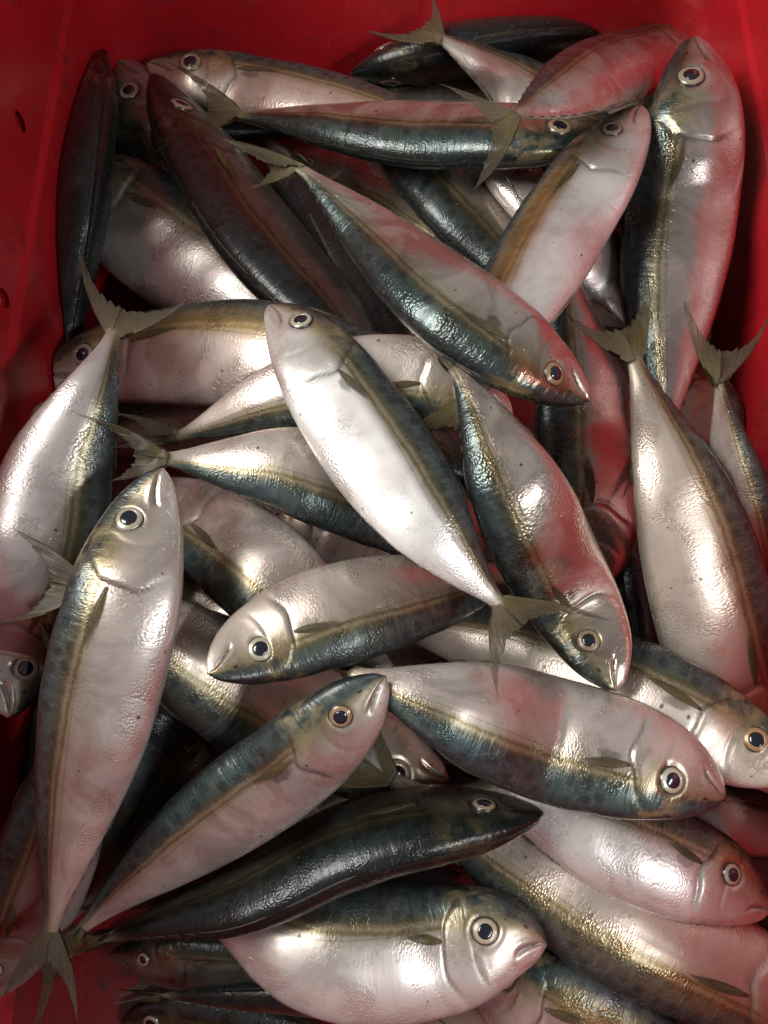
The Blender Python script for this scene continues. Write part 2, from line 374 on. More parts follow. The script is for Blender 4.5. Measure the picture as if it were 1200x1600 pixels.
def wall_hole(px, py):
    d = FWD + (px - 600) / F * RGT + (800 - py) / F * UPV
    # intersect with left wall x = X0 - TAP*z
    t = (X0 - TAP * CAM[2] - CAM[0]) / (d[0] + TAP * d[2]); P = CAM + t * d
    return P[1], P[2]
HOLES = [wall_hole(38, 190) + (0.0042, 0.0065), wall_hole(12, 465) + (0.0042, 0.0065)]
crate = build_crate()

# ------------------------------------------------------------------ the pile: height map that each fish settles on
GS = 0.002; GX0, GY0 = -0.26, -0.40; GNX, GNY = 260, 400
HM = np.zeros((GNX, GNY))
def gidx(x, y):
    return (np.clip(((x - GX0) / GS).astype(int), 0, GNX - 1), np.clip(((y - GY0) / GS).astype(int), 0, GNY - 1))
def dilate(A):
    B = A.copy()
    B[1:] = np.maximum(B[1:], A[:-1]); B[:-1] = np.maximum(B[:-1], A[1:])
    C = B.copy()
    C[:, 1:] = np.maximum(C[:, 1:], B[:, :-1]); C[:, :-1] = np.maximum(C[:, :-1], B[:, 1:])
    return C

# body profiles along the fish, nose 0 to tail base 1
PS = np.array([0, .010, .03, .06, .10, .15, .20, .26, .33, .40, .48, .56, .64, .72, .80, .87, .93, .97, 1.0])
PD = np.array([.05, .17, .30, .45, .60, .725, .82, .90, .94, 1.0, 1.0, .96, .87, .735, .56, .385, .225, .145, .12])
PV = np.array([.05, .18, .33, .49, .65, .78, .87, .95, .99, 1.0, .985, .935, .84, .70, .52, .355, .21, .14, .12])
PW = np.array([.05, .15, .26, .40, .54, .67, .78, .89, .96, 1.0, .99, .95, .87, .75, .59, .42, .27, .17, .05])

def pchip(x, y, q):                              # smooth monotone cubic through the profile knots
    h = np.diff(x); dl = np.diff(y) / h
    m = np.zeros_like(y)
    for i in range(1, len(x) - 1):
        if dl[i - 1] * dl[i] > 0:
            w1 = 2 * h[i] + h[i - 1]; w2 = h[i] + 2 * h[i - 1]
            m[i] = (w1 + w2) / (w1 / dl[i - 1] + w2 / dl[i])
    m[0], m[-1] = dl[0], dl[-1]
    k = np.clip(np.searchsorted(x, q, side='right') - 1, 0, len(x) - 2)
    t = (q - x[k]) / h[k]
    return (y[k] * (2 * t**3 - 3 * t**2 + 1) + h[k] * m[k] * (t**3 - 2 * t**2 + t)
            + y[k + 1] * (-2 * t**3 + 3 * t**2) + h[k] * m[k + 1] * (t**3 - t**2))

def spline(pts, q):                              # Catmull-Rom by chord length
    P = np.array(pts, float)
    P = np.vstack([2 * P[0] - P[1], P, 2 * P[-1] - P[-2]])
    seg = np.linalg.norm(np.diff(P, axis=0), axis=1); cum = np.concatenate([[0], np.cumsum(seg[1:-1])])
    fine = []
    for i in range(1, len(P) - 2):
        for t in np.linspace(0, 1, 40, endpoint=False):
            p0, p1, p2, p3 = P[i - 1], P[i], P[i + 1], P[i + 2]
            fine.append(0.5 * ((2 * p1) + (-p0 + p2) * t + (2 * p0 - 5 * p1 + 4 * p2 - p3) * t**2 + (-p0 + 3 * p1 - 3 * p2 + p3) * t**3))
    fine.append(P[-2]); fine = np.array(fine)
    cl = np.concatenate([[0], np.cumsum(np.linalg.norm(np.diff(fine, axis=0), axis=1))]); cl /= cl[-1]
    return np.stack([np.interp(q, cl, fine[:, 0]), np.interp(q, cl, fine[:, 1])], -1)

NF = 161
SF = np.linspace(0, 1, NF)

class Fish:
    def __init__(s, pts, w, dors, roll=0, thick=0.48, **k):
        s.pts, s.w, s.dors, s.roll, s.thick, s.k = pts, w, np.array(dors, float), math.radians(roll), thick, k
        c, sn = math.cos(s.roll), math.sin(s.roll)
        s.half = 0.5 * w / math.sqrt(c * c + (thick * sn) ** 2)   # half depth in px
        s.seed = rng.random(6)
        s.es = k.get('es', 0.128); s.eh = k.get('eh', 0.20)
        s.px = spline(pts, SF)
        s.z = np.full(NF, 0.06)
    def frames(s):
        P = unproject(s.px[:, 0], s.px[:, 1], s.z)
        T = np.gradient(P, axis=0); T /= np.linalg.norm(T, axis=1)[:, None]
        kt = np.hanning(43)[1:-1]; kt /= kt.sum(); T = np.stack([np.convolve(np.pad(T[:, i], 20, mode='edge'), kt, 'valid') for i in range(3)], -1)
        T /= np.linalg.norm(T, axis=1)[:, None]
        Z = 0.55 * np.array([0, 0, 1.0]) - 0.45 * FWD; Z /= np.linalg.norm(Z)
        B = np.cross(T, Z); B /= np.linalg.norm(B, axis=1)[:, None]
        dw = s.dors[0] * RGT - s.dors[1] * np.array([0, 1.0, 0])
        if (B.mean(0) @ dw) < 0: B = -B
        U = np.cross(T, B); U *= np.sign(U[:, 2:3])
        c, sn = math.cos(s.roll), math.sin(s.roll)
        tw = s.k.get('twist', 0.0)
        if tw:
            a = s.roll + math.radians(tw) * SF; c = np.cos(a)[:, None]; sn = np.sin(a)[:, None]
        s.P, s.T = P, T
        s.D = c * B + sn * U; s.Nn = c * U - sn * B
        mm = mm_per_px(P)
        hw = s.half * np.interp(0.4, SF, mm)
        s.hw = hw
        bel = s.k.get('belly', 1.0)
        s.hd = pchip(PS, PD, SF) * hw * (2 - bel) if bel != 1 else pchip(PS, PD, SF) * hw
        s.hv = pchip(PS, PV, SF) * hw * bel
        s.wd = pchip(PS, PW, SF) * hw * s.thick
        s.L = np.linalg.norm(np.diff(P, axis=0), axis=1).sum()
    def at(s, arr, q): return np.stack([np.interp(q, SF, arr[:, i]) for i in range(3)], -1)
    def disp(s, q, c, sn):
        # gill cover, cheek plate, jaw and lateral line relief, metres along the outward side
        h = s.hw; side = np.abs(sn)
        se = 0.262 - 0.055 * (c + 0.05) ** 2 - 0.02 * np.clip(c, 0, 1) + 0.004 * np.sin(c * 9 + s.seed[0] * 6)
        d = 0.034 * h * sstep(q, se - 0.10, se - 0.02) * (1 - sstep(q, se - 0.006, se + 0.010))
        d -= 0.018 * h * np.exp(-((q - se - 0.008) / 0.007) ** 2)
        sp = 0.185 - 0.06 * (c + 0.15) ** 2
        pm = sstep(0.75 - np.abs(c + 0.1), 0, 0.3)
        d -= 0.012 * h * np.exp(-((q - sp) / 0.005) ** 2) * pm
        d += 0.006 * h * np.exp(-((q - sp + 0.012) / 0.010) ** 2) * pm
        # mouth cleft running back and down from the snout, upper jaw bone
        cm = 0.10 - 5.2 * q
        g = np.exp(-((c - cm) / 0.075) ** 2) * (1 - sstep(q, 0.075, 0.09))
        d -= 0.055 * h * g * sstep(q, -0.01, 0.03)
        d += 0.02 * h * np.exp(-((c - cm - 0.17) / 0.09) ** 2) * (1 - sstep(q, 0.075, 0.095)) * sstep(q, 0.0, 0.04)
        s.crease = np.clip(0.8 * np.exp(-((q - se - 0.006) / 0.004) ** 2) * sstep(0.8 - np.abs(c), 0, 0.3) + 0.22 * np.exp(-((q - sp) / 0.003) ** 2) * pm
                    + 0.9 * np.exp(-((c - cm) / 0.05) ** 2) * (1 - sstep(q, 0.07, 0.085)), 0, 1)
        # eye bulge
        e = ((q - s.es) * s.L) ** 2 + ((c - s.eh) * np.interp(s.es, SF, s.hd)) ** 2
        d += 0.05 * h * np.exp(-e / (0.30 * h) ** 2) - 0.085 * h * np.exp(-(e / (0.22 * h) ** 2) ** 3)
        # lateral line
        d += 0.008 * h * np.exp(-((c - 0.30 + 0.28 * q) / 0.03) ** 2) * sstep(q, 0.27, 0.32)
        # belly softness
        d += 0.018 * h * np.sin(q * 17 + s.seed[0] * 6 + c * 2) * sstep(q, 0.28, 0.4) * (1 - sstep(q, 0.75, 0.9)) * s.seed[1]
        d += 0.010 * h * np.sin(q * 41 + s.seed[2] * 6 - c * 3) * sstep(q, 0.28, 0.4) * (1 - sstep(q, 0.8, 0.95)) * s.seed[3]
        return d * side
    def surf(s, q, th, off=0.0):
        q = np.asarray(q, float); th = np.asarray(th, float); q, th = np.broadcast_arrays(q, th)
        c, sn = np.cos(th), np.sin(th)
        hd = np.where(c >= 0, np.interp(q, SF, s.hd), np.interp(q, SF, s.hv))
        wd = np.interp(q, SF, s.wd)
        fl = 1 - 0.10 * np.clip(-c, 0, 1) ** 2 * 1.0
        lat = np.sign(sn) * np.abs(sn) ** (0.66 + 0.26 * sstep(q, 0.16, 0.38)) * (wd * fl + s.disp(q, c, sn) + off)
        dv = c * (hd + off)
        V = s.at(s.P, q) + s.at(s.D, q) * dv[..., None] + s.at(s.Nn, q) * lat[..., None]
        return V
    def settle(s):
        zmax = s.k.get('zmax', 0.30)
        q = np.linspace(0.0, 1.0, 56); th = np.linspace(0, 2 * np.pi, 28, endpoint=False)
        Q, TH = np.meshgrid(q, th, indexing='ij')
        for it in range(6):
            s.frames()
            V = s.surf(Q, TH)
            zc = np.interp(q, SF, s.z)[:, None]
            ix, iy = gidx(V[..., 0], V[..., 1])
            rel = V[..., 2] - zc
            low = np.where(rel < 0, rel, 0.0)
            soft = s.k.get('soft', 0.36)
            req = np.where(rel < 0, HM[ix, iy] - low * soft, -1.0).max(1)
            # rigid support line: upper hull edge that carries the centre of mass
            best = None
            for sl in np.linspace(-0.10, 0.10, 41):
                a = (req - sl * (q - 0.42)).max()
                if best is None or a < best[0]: best = (a, sl)
            line = best[0] + best[1] * (q - 0.42)
            # sag of a limp fish between its supports
            k = np.exp(-np.linspace(-2, 2, 23) ** 2); 
            env = np.array([max(req[max(0, i - 11):i + 12] + (k[max(0, 11 - i):23 - max(0, i + 12 - len(q))] - 1) * 0.02) for i in range(len(q))])
            zz = line - 0.6 * np.clip(line - env, 0, 0.04)
            ks = np.hanning(15)[1:-1]; ks /= ks.sum(); zz = np.convolve(np.pad(zz, 6, mode='edge'), ks, 'valid')
            zz = zz + 0.75 * max(0.0, (req - zz)[2:-2].max())
            zz = np.minimum(zz, zmax) + s.k.get('dz', 0.0)
            if 'tiltz' in s.k: zz = zz + s.k['tiltz'][0] * (1 - q) + s.k['tiltz'][1] * q
            s.z = np.interp(SF, q, zz) if it == 0 else 0.4 * s.z + 0.6 * np.interp(SF, q, zz)
        s.frames()
    def clamp(s, V):
        z = np.clip(V[..., 2], 0, WH); e = TAP * z - 0.0015
        V[..., 0] = np.clip(V[..., 0], X0 - e, X1 + e); V[..., 1] = np.clip(V[..., 1], Y0 - e, Y1 + e)
        V[..., 2] = np.maximum(V[..., 2], 0.001)
        return V

def build_fish(name, spec):
    f = Fish(**spec); k = f.k
    f.settle()
    hi = k.get('hi', True)
    nh, nb, nt = (70, 90, 72) if hi else (44, 60, 48)
    q = np.concatenate([np.linspace(0, 1, nh) ** 1.25 * 0.29, np.linspace(0.29, 1, nb + 1)[1:]])
    q[0] = 0.0005
    th = np.linspace(0, 2 * np.pi, nt, endpoint=False)
    Q, TH = np.meshgrid(q, th, indexing='ij')
    V = f.clamp(f.surf(Q, TH))
    base = V.reshape(-1, 3); org = np.array([f.P[70][0], f.P[70][1], base[:, 2].min()])
    root = bpy.data.objects.new('mackerel', None); COL.objects.link(root); root.location = org
    root['label'] = k['label']; root['category'] = 'fish'; root['group'] = 'mackerel heaped in the red crate'
    root.empty_display_size = 0.02
    fold = np.where(TH > np.pi, 2 * np.pi - TH, TH)
    nr = len(q)
    tip0 = f.surf(np.array([0.0]), np.array([0.0]))[0] * 0 + V[0].mean(0) - f.T[0] * 0.0008
    tip1 = V[-1].mean(0) + f.T[-1] * 0.002
    verts = np.vstack([base, tip0, tip1]) - org
    faces = grid_faces(nr, nt, True)
    a, b = len(base), len(base) + 1
    faces += [(a, (j + 1) % nt, j) for j in range(nt)] + [(b, (nr - 1) * nt + j, (nr - 1) * nt + (j + 1) % nt) for j in range(nt)]
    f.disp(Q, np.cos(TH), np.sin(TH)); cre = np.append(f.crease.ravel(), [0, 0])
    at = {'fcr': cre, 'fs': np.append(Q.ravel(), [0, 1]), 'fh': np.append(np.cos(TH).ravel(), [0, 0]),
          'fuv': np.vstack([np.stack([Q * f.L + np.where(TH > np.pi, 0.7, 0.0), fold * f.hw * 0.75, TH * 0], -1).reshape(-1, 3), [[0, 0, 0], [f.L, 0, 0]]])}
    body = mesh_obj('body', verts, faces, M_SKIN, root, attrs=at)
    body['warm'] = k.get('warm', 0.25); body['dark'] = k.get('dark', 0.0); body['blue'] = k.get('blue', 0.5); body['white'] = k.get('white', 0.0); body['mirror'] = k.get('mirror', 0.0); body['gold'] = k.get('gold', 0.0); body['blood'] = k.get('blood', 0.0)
    # height map update with the finished upper surface
    ix, iy = gidx(V[..., 0].ravel(), V[..., 1].ravel())
    tmp = np.zeros_like(HM); np.maximum.at(tmp, (ix, iy), V[..., 2].ravel())
    np.maximum(HM, dilate(tmp), out=HM)
    # ---- eyes
    if k.get('eye', True):
        for side in ((1, -1) if abs(f.roll) > math.radians(25) else (1,)):
            th0 = side * math.acos(f.eh)
            c0 = f.surf(f.es, th0, 0.0); du = f.surf(f.es + 0.03, th0) - f.surf(f.es - 0.03, th0); dvv = f.surf(f.es, th0 + 0.25 * side) - f.surf(f.es, th0 - 0.25 * side)
            du = du / np.linalg.norm(du); nn = np.cross(du, dvv); nn /= np.linalg.norm(nn)
            if nn @ (f.at(f.Nn, np.array([f.es]))[0] * side) < 0: nn = -nn
            dv = np.cross(nn, du)
            R = f.hw * k.get('eye_r', 0.225) * (0.93 + 0.14 * f.seed[4]); c0 = c0 + nn * 0.05 * f.hw
            def lathe(prof, nseg=36, sh=0.0):
                vv, fl_ = [], []
                n = len(prof)
                for i, (r, zz) in enumerate(prof):
                    for j in range(nseg):
                        an = 2 * math.pi * j / nseg
                        vv.append(c0 + R * sh * (f.seed[2] - 0.5) * du + R * sh * (f.seed[3] - 0.5) * dv + R * (r * (math.cos(an) * du + 0.97 * math.sin(an) * dv) + zz * nn) - org); fl_.append(i / (n - 1))
                return vv, grid_faces(n, nseg, True), fl_
            v, fc, fl_ = lathe([(1.10, -0.30), (1.085, -0.12), (1.05, -0.02), (1.01, 0.01), (0.97, 0.0), (0.95, -0.10)])
            eye = mesh_obj('eye', v, fc, M_SOCKET, root)
            v, fc, fl_ = lathe([(0.56, 0.0), (0.60, 0.105), (0.64, 0.125), (0.70, 0.118), (0.75, 0.10), (0.78, 0.08), (0.82, 0.09), (0.90, 0.055), (0.98, -0.01), (1.0, -0.10)])
            ir = mesh_obj('iris', v, fc, M_IRIS, eye, attrs={'flen': fl_}); ir['warm'] = k.get('eye_warm', 0.7 * f.seed[1] ** 2); ir['dim'] = 0.55 * f.seed[5]
            v, fc, fl_ = lathe([(0.60, 0.03), (0.595, 0.10), (0.565, 0.135), (0.45, 0.172), (0.28, 0.20), (0.14, 0.212), (0.005, 0.215)], sh=0.10)
            mesh_obj('pupil', v, fc, M_PUPIL, eye)
    # ---- thin fins: helper
    def sheet(name_, G, th_, ray, ln, parent=root):
        nu, nv = G.shape[:2]
        du_ = np.gradient(G, axis=0); dv_ = np.gradient(G, axis=1)
        nn_ = np.cross(du_, dv_); nn_ /= np.linalg.norm(nn_, axis=2)[..., None] + 1e-12
        nn_ *= np.sign(nn_[..., 2].mean() or 1)
        t = (th_ * np.ones((nu, nv)))[..., None]
        A = (G + nn_ * t - org).reshape(-1, 3); Bm = (G - nn_ * t - org).reshape(-1, 3)
        fcs = grid_faces(nu, nv); n = nu * nv
        fcs2 = [tuple(n + i for i in reversed(x)) for x in fcs]
        edge = [(i * nv) for i in range(nu)] + [((nu - 1) * nv + j) for j in range(1, nv)] + [(i * nv + nv - 1) for i in range(nu - 2, -1, -1)] + [j for j in range(nv - 2, 0, -1)]
        m = len(edge)
        side_ = [(edge[i], edge[(i + 1) % m], n + edge[(i + 1) % m], n + edge[i]) for i in range(m)]
        return mesh_obj(name_, np.vstack([A, Bm]), fcs + fcs2 + side_, M_PEC if name_ == 'pectoral_fin' else M_FIN, parent,
                        attrs={'fray': np.concatenate([ray.ravel()] * 2), 'fu': np.concatenate([(np.arange(nu)[:, None] / (nu - 1) * np.ones((1, nv))).ravel()] * 2), 'flen': np.concatenate([ln.ravel()] * 2)})
    # ---- forked tail
    if k.get('tail', True):
        Pe = f.P[-1]; mm = mm_per_px(Pe)
        Lt = f.hw * 1.5
        bd = f.D[-1]; bd = bd / np.linalg.norm(bd)
        T = f.T[-1]
        tips = k.get('tips')
        zt = f.z[-1]
        if tips is None:
            tw = []
            for sg in (1, -1):
                tw.append(Pe + T * Lt * 0.95 + sg * bd * Lt * (0.62 if abs(f.roll) < 1 else 0.62))
        else:
            tw = [unproject(np.array(t[0]), np.array(t[1]), zt) for t in tips]
            # first tip belongs to the dorsal side
            if (tw[0] - tw[1]) @ bd < 0: tw = tw[::-1]
        tail = None
        rr = f.hw * 0.155
        ctr = Pe + T * 0.001
        fork = ctr + ((tw[0] + tw[1]) / 2 - ctr) * 0.34
        grids = []
        for sg, tip in ((1, tw[0]), (-1, tw[1])):
            nu, nv = 17, 22
            G = np.zeros((nu, nv, 3)); ray = np.zeros((nu, nv)); ln = np.zeros((nu, nv))
            b0 = Pe - T * 0.16 * f.hw + sg * bd * rr * 0.80; b1 = Pe - T * 0.16 * f.hw
            lead = tip - b0; ll = np.linalg.norm(lead)
            outw = sg * bd - T * 0.3; 
            for i in range(nu):
                u = i / (nu - 1)
                st = b0 * (1 - u) + b1 * u
                uu = u ** 0.8
                en = tip * (1 - uu) + fork * uu
                inn = fork - tip; 
                en = en - T * 0.13 * ll * math.sin(math.pi * uu) 
                jag = (0.05 * math.sin(i * 2.1 + f.seed[4] * 9) + 0.12 * (rng.random() - 0.6)) if 0 < i < nu - 1 else 0
                for j in range(nv):
                    vv = j / (nv - 1)
                    p = st * (1 - vv) + en * vv * 1.0
                    p = p + (en - st) * jag * vv
                    p = p + outw * ll * 0.055 * math.sin(math.pi * vv) * (1 - u)
                    G[i, j] = p; ray[i, j] = 0.5 + 0.5 * math.cos(u * 16 * math.pi + 2.5 * vv) ; ln[i, j] = vv * (1 - 0.3 * u)
            grids.append((G, ray, ln))
        # lift / droop each lobe so that it lies on what is below
        for gi, (G, ray, ln) in enumerate(grids):
            dist = np.linalg.norm((G - Pe)[..., :2], axis=2)
            ix, iy = gidx(G[..., 0], G[..., 1])
            hm = HM[ix, iy].copy(); 
            far = dist > f.hw * 0.45
            slope = -0.22
            if far.any(): slope = max(slope, ((hm[far] + 0.0015 - zt) / dist[far]).max())
            slope = min(slope, k.get('tail_slope', 0.45))
            target = zt + slope * dist + 0.006 * np.sin(dist * 40 + gi) * (dist / (dist.max() + 1e-9))
            target = np.maximum(target, 0.002)
            # move along the viewing ray of each point so its place in plan follows the slope
            for a_ in range(G.shape[0]):
                for b_ in range(G.shape[1]):
                    d = G[a_, b_] - CAM; tt = (target[a_, b_] - CAM[2]) / d[2]
                    G[a_, b_] = CAM + d * tt if tips is not None else np.array([G[a_, b_][0], G[a_, b_][1], target[a_, b_]])
            f.clamp(G)
            thk = 0.0005 * (1 - 0.55 * ln) * (0.75 + 0.5 * ray) + 0.0012 * np.exp(-(dist / (f.hw * 0.30)) ** 2)
            ripple = 0.0004 * (ray - 0.5) * ln
            G[..., 2] += ripple
            sheet('tail_fin', G, thk, ray, ln)
            ix, iy = gidx(G[..., 0].ravel(), G[..., 1].ravel())
            tmp = np.zeros_like(HM); np.maximum.at(tmp, (ix, iy), G[..., 2].ravel() + 0.001)
            np.maximum(HM, tmp, out=HM)
    # ---- pectoral fin lying back along the flank
    if k.get('pec', True):
        nu, nv = 9, 12
        G = np.zeros((nu, nv, 3)); ray = np.zeros((nu, nv)); ln = np.zeros((nu, nv))
        sl = k.get('pec_s', 0.115); hh = 0.16 + 0.1 * (f.seed[5] - 0.5)
        for i in range(nu):
            for j in range(nv):
                u = i / (nu - 1) * 2 - 1; v_ = j / (nv - 1)
                wdt = 0.025 + 0.075 * math.sin(min(1, v_ * 1.6) * math.pi * 0.5) * max(0.02, 1 - v_ ** 1.7)
                qq = 0.268 + sl * v_ * (1 - 0.28 * (u * 0.5 + 0.5) * v_)
                cc = hh + 0.13 * v_ + u * wdt
                G[i, j] = f.surf(qq, math.acos(max(-0.99, min(0.99, cc))), 0.0002 + 0.0009 * v_ + 0.0003 * (1 - abs(u)))
                ray[i, j] = 0.5 + 0.5 * math.cos(u * 4 * math.pi); ln[i, j] = v_ * 0.8
        f.clamp(G)
        sheet('pectoral_fin', G, 0.0002, ray, ln)
    # ---- low folded dorsal and anal fins with finlets behind
    if k.get('ridge', True):
        for nm, th0, s0, s1, s2 in (('dorsal_fin', 0.0, 0.36, 0.60, 0.74), ('anal_fin', math.pi, 0.60, 0.70, 0.76)):
            qs = np.linspace(s0, 0.95, 110)
            ht = np.zeros_like(qs)
            ht += 0.045 * np.sin(np.clip((qs - s0) / (s1 - s0), 0, 1) * math.pi) ** 0.7
            ht += 0.075 * np.clip(np.sin(np.clip((qs - s1 - 0.005) / (s2 - s1), 0, 1) * math.pi), 0, 1) ** 0.6
            ph = (qs - s2 - 0.01) / 0.037
            ht += np.where((ph > 0) & (ph < 5), 0.075 * (1 - (ph % 1.0)) * sstep(ph % 1.0, 0, 0.25), 0)
            lean = 0.16 if nm == 'dorsal_fin' else -0.12
            rows = []
            for vv in (0.0, 0.5, 1.0):
                rows.append(f.surf(qs + 0.012 * vv, th0 + lean * vv * 0.5, -0.0008 + ht * f.hw * vv))
            G = f.clamp(np.stack(rows, 0))
            sheet(nm, G, np.array([[0.0005], [0.0004], [0.0002]]), np.stack([0.5 + 0.5 * np.sin(qs * 400)] * 3), np.stack([qs * 0 + 0.3, qs * 0 + 0.6, qs * 0 + 0.9]))
    ZLOG.append((name, round(float(f.z.min()), 3), round(float(f.z.max()), 3), round(f.L, 3)))
    return root
ZLOG = []
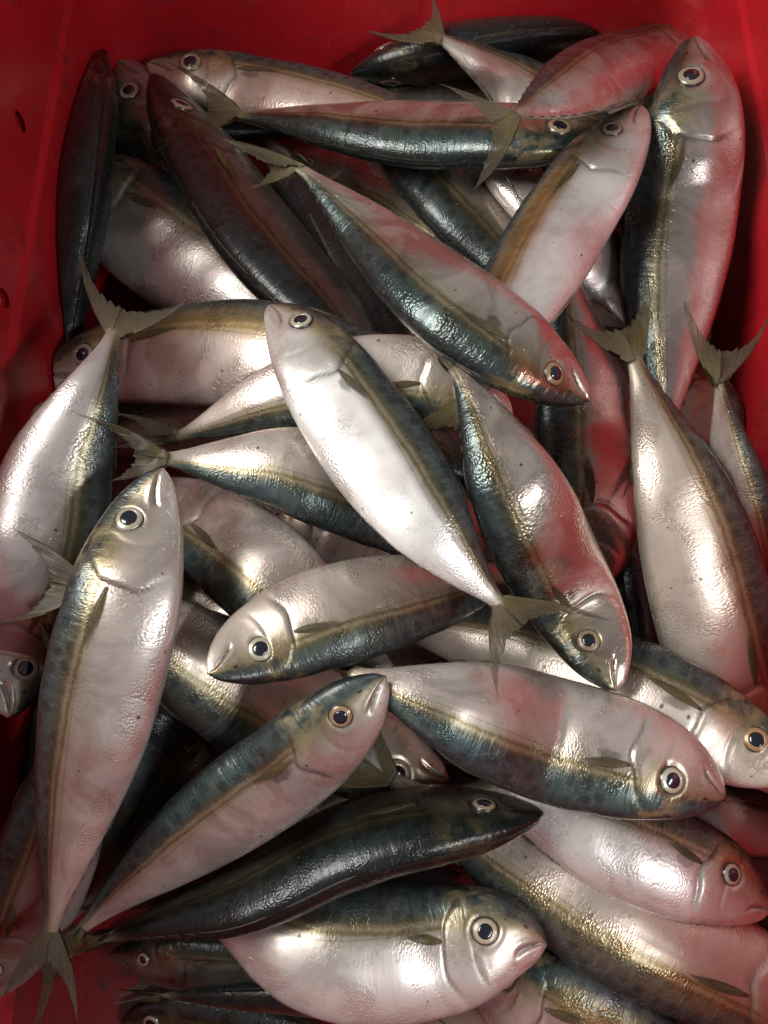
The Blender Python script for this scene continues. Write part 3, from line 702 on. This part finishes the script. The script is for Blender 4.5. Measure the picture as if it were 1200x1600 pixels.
#FISHLIST
FISH = [
 # ---- fish in the dark on the crate floor
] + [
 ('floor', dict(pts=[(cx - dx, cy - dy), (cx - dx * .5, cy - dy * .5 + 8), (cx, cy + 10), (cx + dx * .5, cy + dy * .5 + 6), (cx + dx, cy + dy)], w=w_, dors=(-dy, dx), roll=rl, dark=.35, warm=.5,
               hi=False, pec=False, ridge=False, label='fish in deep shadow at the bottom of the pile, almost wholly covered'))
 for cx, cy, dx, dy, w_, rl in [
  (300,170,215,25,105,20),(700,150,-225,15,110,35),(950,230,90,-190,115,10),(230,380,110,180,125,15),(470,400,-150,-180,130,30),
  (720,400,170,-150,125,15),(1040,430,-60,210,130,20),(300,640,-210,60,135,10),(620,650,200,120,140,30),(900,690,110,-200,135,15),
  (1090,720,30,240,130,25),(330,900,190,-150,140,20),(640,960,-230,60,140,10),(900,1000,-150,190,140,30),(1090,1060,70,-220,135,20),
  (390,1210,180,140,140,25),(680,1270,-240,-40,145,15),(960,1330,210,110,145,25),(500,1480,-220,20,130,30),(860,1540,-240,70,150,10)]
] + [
 # ---- lower layer
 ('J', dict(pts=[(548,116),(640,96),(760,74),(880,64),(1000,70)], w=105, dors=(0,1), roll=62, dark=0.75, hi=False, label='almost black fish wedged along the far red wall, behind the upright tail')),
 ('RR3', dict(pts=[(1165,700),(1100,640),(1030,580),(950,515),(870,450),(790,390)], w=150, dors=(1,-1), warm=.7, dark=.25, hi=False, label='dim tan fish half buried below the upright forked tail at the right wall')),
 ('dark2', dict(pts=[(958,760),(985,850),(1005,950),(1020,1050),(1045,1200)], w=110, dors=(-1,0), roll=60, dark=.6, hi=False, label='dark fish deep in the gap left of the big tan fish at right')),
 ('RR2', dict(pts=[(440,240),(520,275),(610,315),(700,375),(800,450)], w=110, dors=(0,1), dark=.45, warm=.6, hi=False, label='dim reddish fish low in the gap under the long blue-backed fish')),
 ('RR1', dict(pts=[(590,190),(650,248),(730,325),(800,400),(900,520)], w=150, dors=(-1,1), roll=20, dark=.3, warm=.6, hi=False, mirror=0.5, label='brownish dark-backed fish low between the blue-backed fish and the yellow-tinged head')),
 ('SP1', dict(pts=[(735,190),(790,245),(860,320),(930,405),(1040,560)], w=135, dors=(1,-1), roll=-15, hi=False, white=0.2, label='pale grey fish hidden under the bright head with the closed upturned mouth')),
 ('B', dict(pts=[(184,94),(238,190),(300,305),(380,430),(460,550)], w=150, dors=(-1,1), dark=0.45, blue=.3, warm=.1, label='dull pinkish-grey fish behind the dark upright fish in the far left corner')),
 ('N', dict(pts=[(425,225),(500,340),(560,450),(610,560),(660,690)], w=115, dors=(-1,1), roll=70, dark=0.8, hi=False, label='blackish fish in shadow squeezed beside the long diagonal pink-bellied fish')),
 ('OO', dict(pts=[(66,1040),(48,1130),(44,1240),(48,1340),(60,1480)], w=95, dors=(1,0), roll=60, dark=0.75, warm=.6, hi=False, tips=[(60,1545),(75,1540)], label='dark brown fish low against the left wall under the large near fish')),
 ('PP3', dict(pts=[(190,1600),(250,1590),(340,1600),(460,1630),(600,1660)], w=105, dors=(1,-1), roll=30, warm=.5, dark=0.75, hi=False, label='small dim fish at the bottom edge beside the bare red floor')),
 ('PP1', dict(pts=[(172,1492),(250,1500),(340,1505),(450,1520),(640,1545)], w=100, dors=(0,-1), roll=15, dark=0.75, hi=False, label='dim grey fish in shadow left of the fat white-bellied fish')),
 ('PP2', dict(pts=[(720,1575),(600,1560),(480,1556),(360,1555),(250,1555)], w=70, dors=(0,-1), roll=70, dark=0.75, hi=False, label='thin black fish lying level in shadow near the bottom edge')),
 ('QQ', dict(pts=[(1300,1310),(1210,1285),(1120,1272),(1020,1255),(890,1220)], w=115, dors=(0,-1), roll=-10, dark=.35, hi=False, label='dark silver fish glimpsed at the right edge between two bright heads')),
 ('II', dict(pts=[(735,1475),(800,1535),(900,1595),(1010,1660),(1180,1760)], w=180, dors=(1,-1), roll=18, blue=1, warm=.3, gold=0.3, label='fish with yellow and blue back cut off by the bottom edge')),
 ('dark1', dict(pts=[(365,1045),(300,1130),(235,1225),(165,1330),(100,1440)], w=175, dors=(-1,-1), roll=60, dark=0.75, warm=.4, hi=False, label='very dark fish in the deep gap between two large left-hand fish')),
 ('LL2', dict(pts=[(610,1060),(500,1030),(400,985),(310,940),(180,860)], w=110, dors=(0,-1), warm=.3, dark=.15, hi=False, label='narrow strip of pinkish fish under the head pointing left')),
 ('KK', dict(pts=[(385,775),(460,815),(540,842),(640,880),(800,930)], w=115, dors=(.3,-1), roll=10, warm=.4, hi=False, label='small grey strip of fish beneath the white-bellied centre fish')),
 # ---- middle layers
 ('H', dict(pts=[(1005,325),(930,240),(850,170),(770,112),(682,56)], w=130, dors=(1,-1), warm=.5, tips=[(668,-18),(570,48)], pec=False, white=0.15, tiltz=(0,.012), label='slender fish whose tail stands upright against the far red wall')),
 ('C', dict(pts=[(108,252),(190,320),(285,395),(380,455),(500,530)], w=190, dors=(1,-1), roll=6, warm=.15, blue=.6, dark=0.22, label='silver fish with shiny blue back patch, in the hollow at upper left')),
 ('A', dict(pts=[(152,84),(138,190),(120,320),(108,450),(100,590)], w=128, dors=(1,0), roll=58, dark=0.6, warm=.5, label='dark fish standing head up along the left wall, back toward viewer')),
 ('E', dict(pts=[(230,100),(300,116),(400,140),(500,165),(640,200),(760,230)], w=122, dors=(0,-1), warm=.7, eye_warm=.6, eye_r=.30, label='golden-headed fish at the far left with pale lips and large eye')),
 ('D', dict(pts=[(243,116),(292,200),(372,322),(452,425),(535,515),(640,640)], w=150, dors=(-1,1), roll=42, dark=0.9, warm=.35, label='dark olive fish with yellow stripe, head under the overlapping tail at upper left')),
 ('O', dict(pts=[(64,592),(130,572),(230,556),(330,552),(440,556),(560,562),(690,560)], w=170, dors=(0,-1), roll=6, warm=.45, tips=[(770,505),(720,640)], white=0.1, gold=0.25, label='fish facing left with orange stripes along its back, nose at left wall')),
 ('U', dict(pts=[(800,650),(680,600),(560,595),(430,622),(340,657),(272,685)], w=140, dors=(0,1), roll=-10, warm=.5, tips=[(150,643),(178,700)], white=0.15, label='cream-coloured belly of a fish just left of the centre fish')),
 ('Q', dict(pts=[(12,1120),(28,1040),(48,950),(68,850),(92,735),(140,615),(180,515)], w=182, dors=(1,0), roll=-20, warm=.1, blue=.3, tips=[(124,384),(294,470)], dz=0.022, white=0.05, tiltz=(.035, .0), label='pale pink fish along the left edge, nose down, tail raised over another fish')),
 ('LL', dict(pts=[(700,1218),(640,1205),(550,1165),(440,1105),(330,1045),(220,970),(118,915)], w=190, dors=(-1,1), roll=8, warm=.75, tips=[(22,826),(-8,976)], tiltz=(.012, .045), label='tan fish running under three others, dark forked tail at the left edge')),
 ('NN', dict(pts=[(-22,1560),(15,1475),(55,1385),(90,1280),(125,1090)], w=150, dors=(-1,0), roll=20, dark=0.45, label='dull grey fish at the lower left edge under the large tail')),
 ('JJ', dict(pts=[(200,772),(285,805),(355,848),(440,918),(520,985),(625,1065)], w=165, dors=(-1,1), roll=5, warm=.45, tips=[(690,1090),(680,1062)], label='pinkish fish with a dark speck beside the large left head')),
 ('X', dict(pts=[(880,945),(915,835),(922,720),(912,605),(897,500),(880,400)], w=176, dors=(-1,0), roll=12, warm=.4, mirror=1, label='red-sheened fish upright in the gap below the red-eyed nose')),
 ('G', dict(pts=[(940,192),(880,212),(780,212),(650,208),(500,192),(420,183),(366,178)], w=145, dors=(0,1), roll=24, blue=1.0, warm=.5, tips=[(262,96),(238,238)], mirror=1, label='long blue-backed fish lying level across the far end, tail to the left')),
 ('I', dict(pts=[(1115,45),(1040,78),(950,112),(875,150),(800,182)], w=130, dors=(-.5,-1), roll=0, warm=.35, tips=[(686,130),(738,300)], tiltz=(-.02,.05), pec=False, mirror=0.8, label='red-tinted fish in the far right corner, tail fanned over the blue back')),
 ('K', dict(pts=[(1086,58),(1086,150),(1074,250),(1062,350),(1050,450),(1044,560),(1042,690)], w=172, dors=(-1,0), roll=-6, blue=.8, warm=.2, mirror=0.9, label='rosy fish standing head up along the right wall')),
 ('AA', dict(pts=[(1205,1060),(1190,960),(1175,860),(1155,765),(1136,680),(1122,592)], w=92, dors=(1,0), roll=25, warm=.6, tips=[(1068,468),(1208,482)], pec=False, tiltz=(0,.05), label='fish under the right edge showing a V-shaped tail against the red wall')),
 ('Y', dict(pts=[(1210,1240),(1180,1150),(1138,1040),(1102,905),(1062,765),(1028,670),(1005,605),(988,550)], w=192, dors=(1,0), roll=0, warm=.75, tips=[(1010,418),(882,488)], white=0.15, label='big tan fish hanging head down at the right, tail up')),
 ('Z', dict(pts=[(1265,1205),(1180,1172),(1080,1122),(980,1078),(860,1035),(760,1005),(560,960)], w=170, tail=False, dors=(.4,-1), roll=0, warm=.6, eye_warm=.9, white=0.6, label='fish at right edge with amber eye and bright white throat')),
 ('HH', dict(pts=[(1350,1645),(1250,1585),(1150,1532),(1060,1485),(950,1428),(850,1368),(740,1300),(600,1210)], w=195, dors=(-1,1), roll=4, warm=.6, mirror=0.3, gold=0.12, blood=0.5, label='grey and orange-brown fish leaving the lower right edge, head cut off')),
 ('GG', dict(pts=[(1202,1425),(1130,1378),(1040,1342),(950,1305),(860,1265),(780,1240),(710,1240)], w=168, dors=(.3,-1), roll=-6, warm=.2, blue=.2, tail=False, es=0.175, white=0.45, eye_r=0.215, blood=0.5, label='white-bellied fish at lower right, red mark above its eye')),
 # ---- top layers
 ('T', dict(pts=[(790,880),(640,800),(540,757),(440,730),(340,722),(248,716)], w=160, dors=(0,1), roll=4, blue=.7, warm=.4, tips=[(118,646),(172,752)], label='fish with grey-blue back under the centre fish, dark tail spread at left')),
 ('L', dict(pts=[(1002,166),(950,238),(900,315),(850,400),(810,478),(770,560),(735,630)], w=150, dors=(-1,-.5), roll=-18, warm=.15, blue=.4, eh=0.12, white=0.5, gold=0.45, label='bright silver fish with yellow shoulder and head pointing to the upper right')),
 ('FF', dict(pts=[(853,1476),(790,1464),(700,1476),(590,1490),(480,1480),(385,1440),(280,1385)], w=208, dors=(0,-1), roll=-4, warm=.25, es=0.155, white=0.3, eye_r=0.185, label='fat white-bellied fish lowest in front, pointed mouth to the right')),
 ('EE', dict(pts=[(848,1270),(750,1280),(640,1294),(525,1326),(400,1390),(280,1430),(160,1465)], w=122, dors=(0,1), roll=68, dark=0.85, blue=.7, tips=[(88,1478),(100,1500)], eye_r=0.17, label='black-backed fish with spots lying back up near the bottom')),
 ('BB', dict(pts=[(1132,1244),(1040,1206),(950,1180),(850,1150),(750,1117),(650,1084),(550,1052)], w=196, tail=False, dors=(-.3,1), roll=8, blue=.8, warm=.35, es=0.165, eye_r=0.21, mirror=0.15, label='large plump fish right of centre facing right, glossy green lower edge')),
 ('CC', dict(pts=[(326,1052),(400,1012),(490,973),(590,942),(690,920),(770,905),(850,898)], w=165, dors=(0,1), roll=8, warm=.55, es=0.15, label='tan fish below the centre with sharp nose pointing left')),
 ('W', dict(pts=[(964,1078),(918,985),(870,895),(810,768),(752,645),(706,568)], w=162, dors=(-1,.5), roll=0, warm=.5, tips=[(690,500),(665,520)], es=0.14, mirror=1, label='steep fish right of the centre fish with reddened throat, nose down')),
 ('M', dict(pts=[(920,625),(870,592),(805,548),(700,468),(600,378),(490,280),(462,258)], w=164, dors=(-1,1), roll=12, blue=.8, warm=.45, eye_warm=.8, tips=[(345,214),(372,300)], mirror=1, blood=0.5, label='long diagonal fish with pink belly and red-ringed eye, above the centre')),
 ('DD', dict(pts=[(602,1058),(520,1135),(430,1213),(305,1305),(195,1390),(120,1458)], w=152, dors=(-1,-1), roll=20, blue=1.0, warm=.3, white=0, tips=[(64,1500),(82,1528)], label='greenish fish in lower middle with head up to the right, beside the black-backed one')),
 ('S', dict(pts=[(254,733),(228,800),(203,882),(176,1000),(143,1150),(110,1300),(84,1430),(78,1462)], w=192, dors=(-1,0), roll=0, warm=.35, tips=[(122,1602),(4,1562)], white=0.05, label='largest fish at left, head up, two olive stripes down its flank')),
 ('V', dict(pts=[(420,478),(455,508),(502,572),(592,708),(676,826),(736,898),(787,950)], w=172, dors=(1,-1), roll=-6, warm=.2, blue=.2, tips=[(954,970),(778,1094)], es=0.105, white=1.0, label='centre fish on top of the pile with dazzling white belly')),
]
for nm, spec in FISH:
    build_fish(nm, spec)
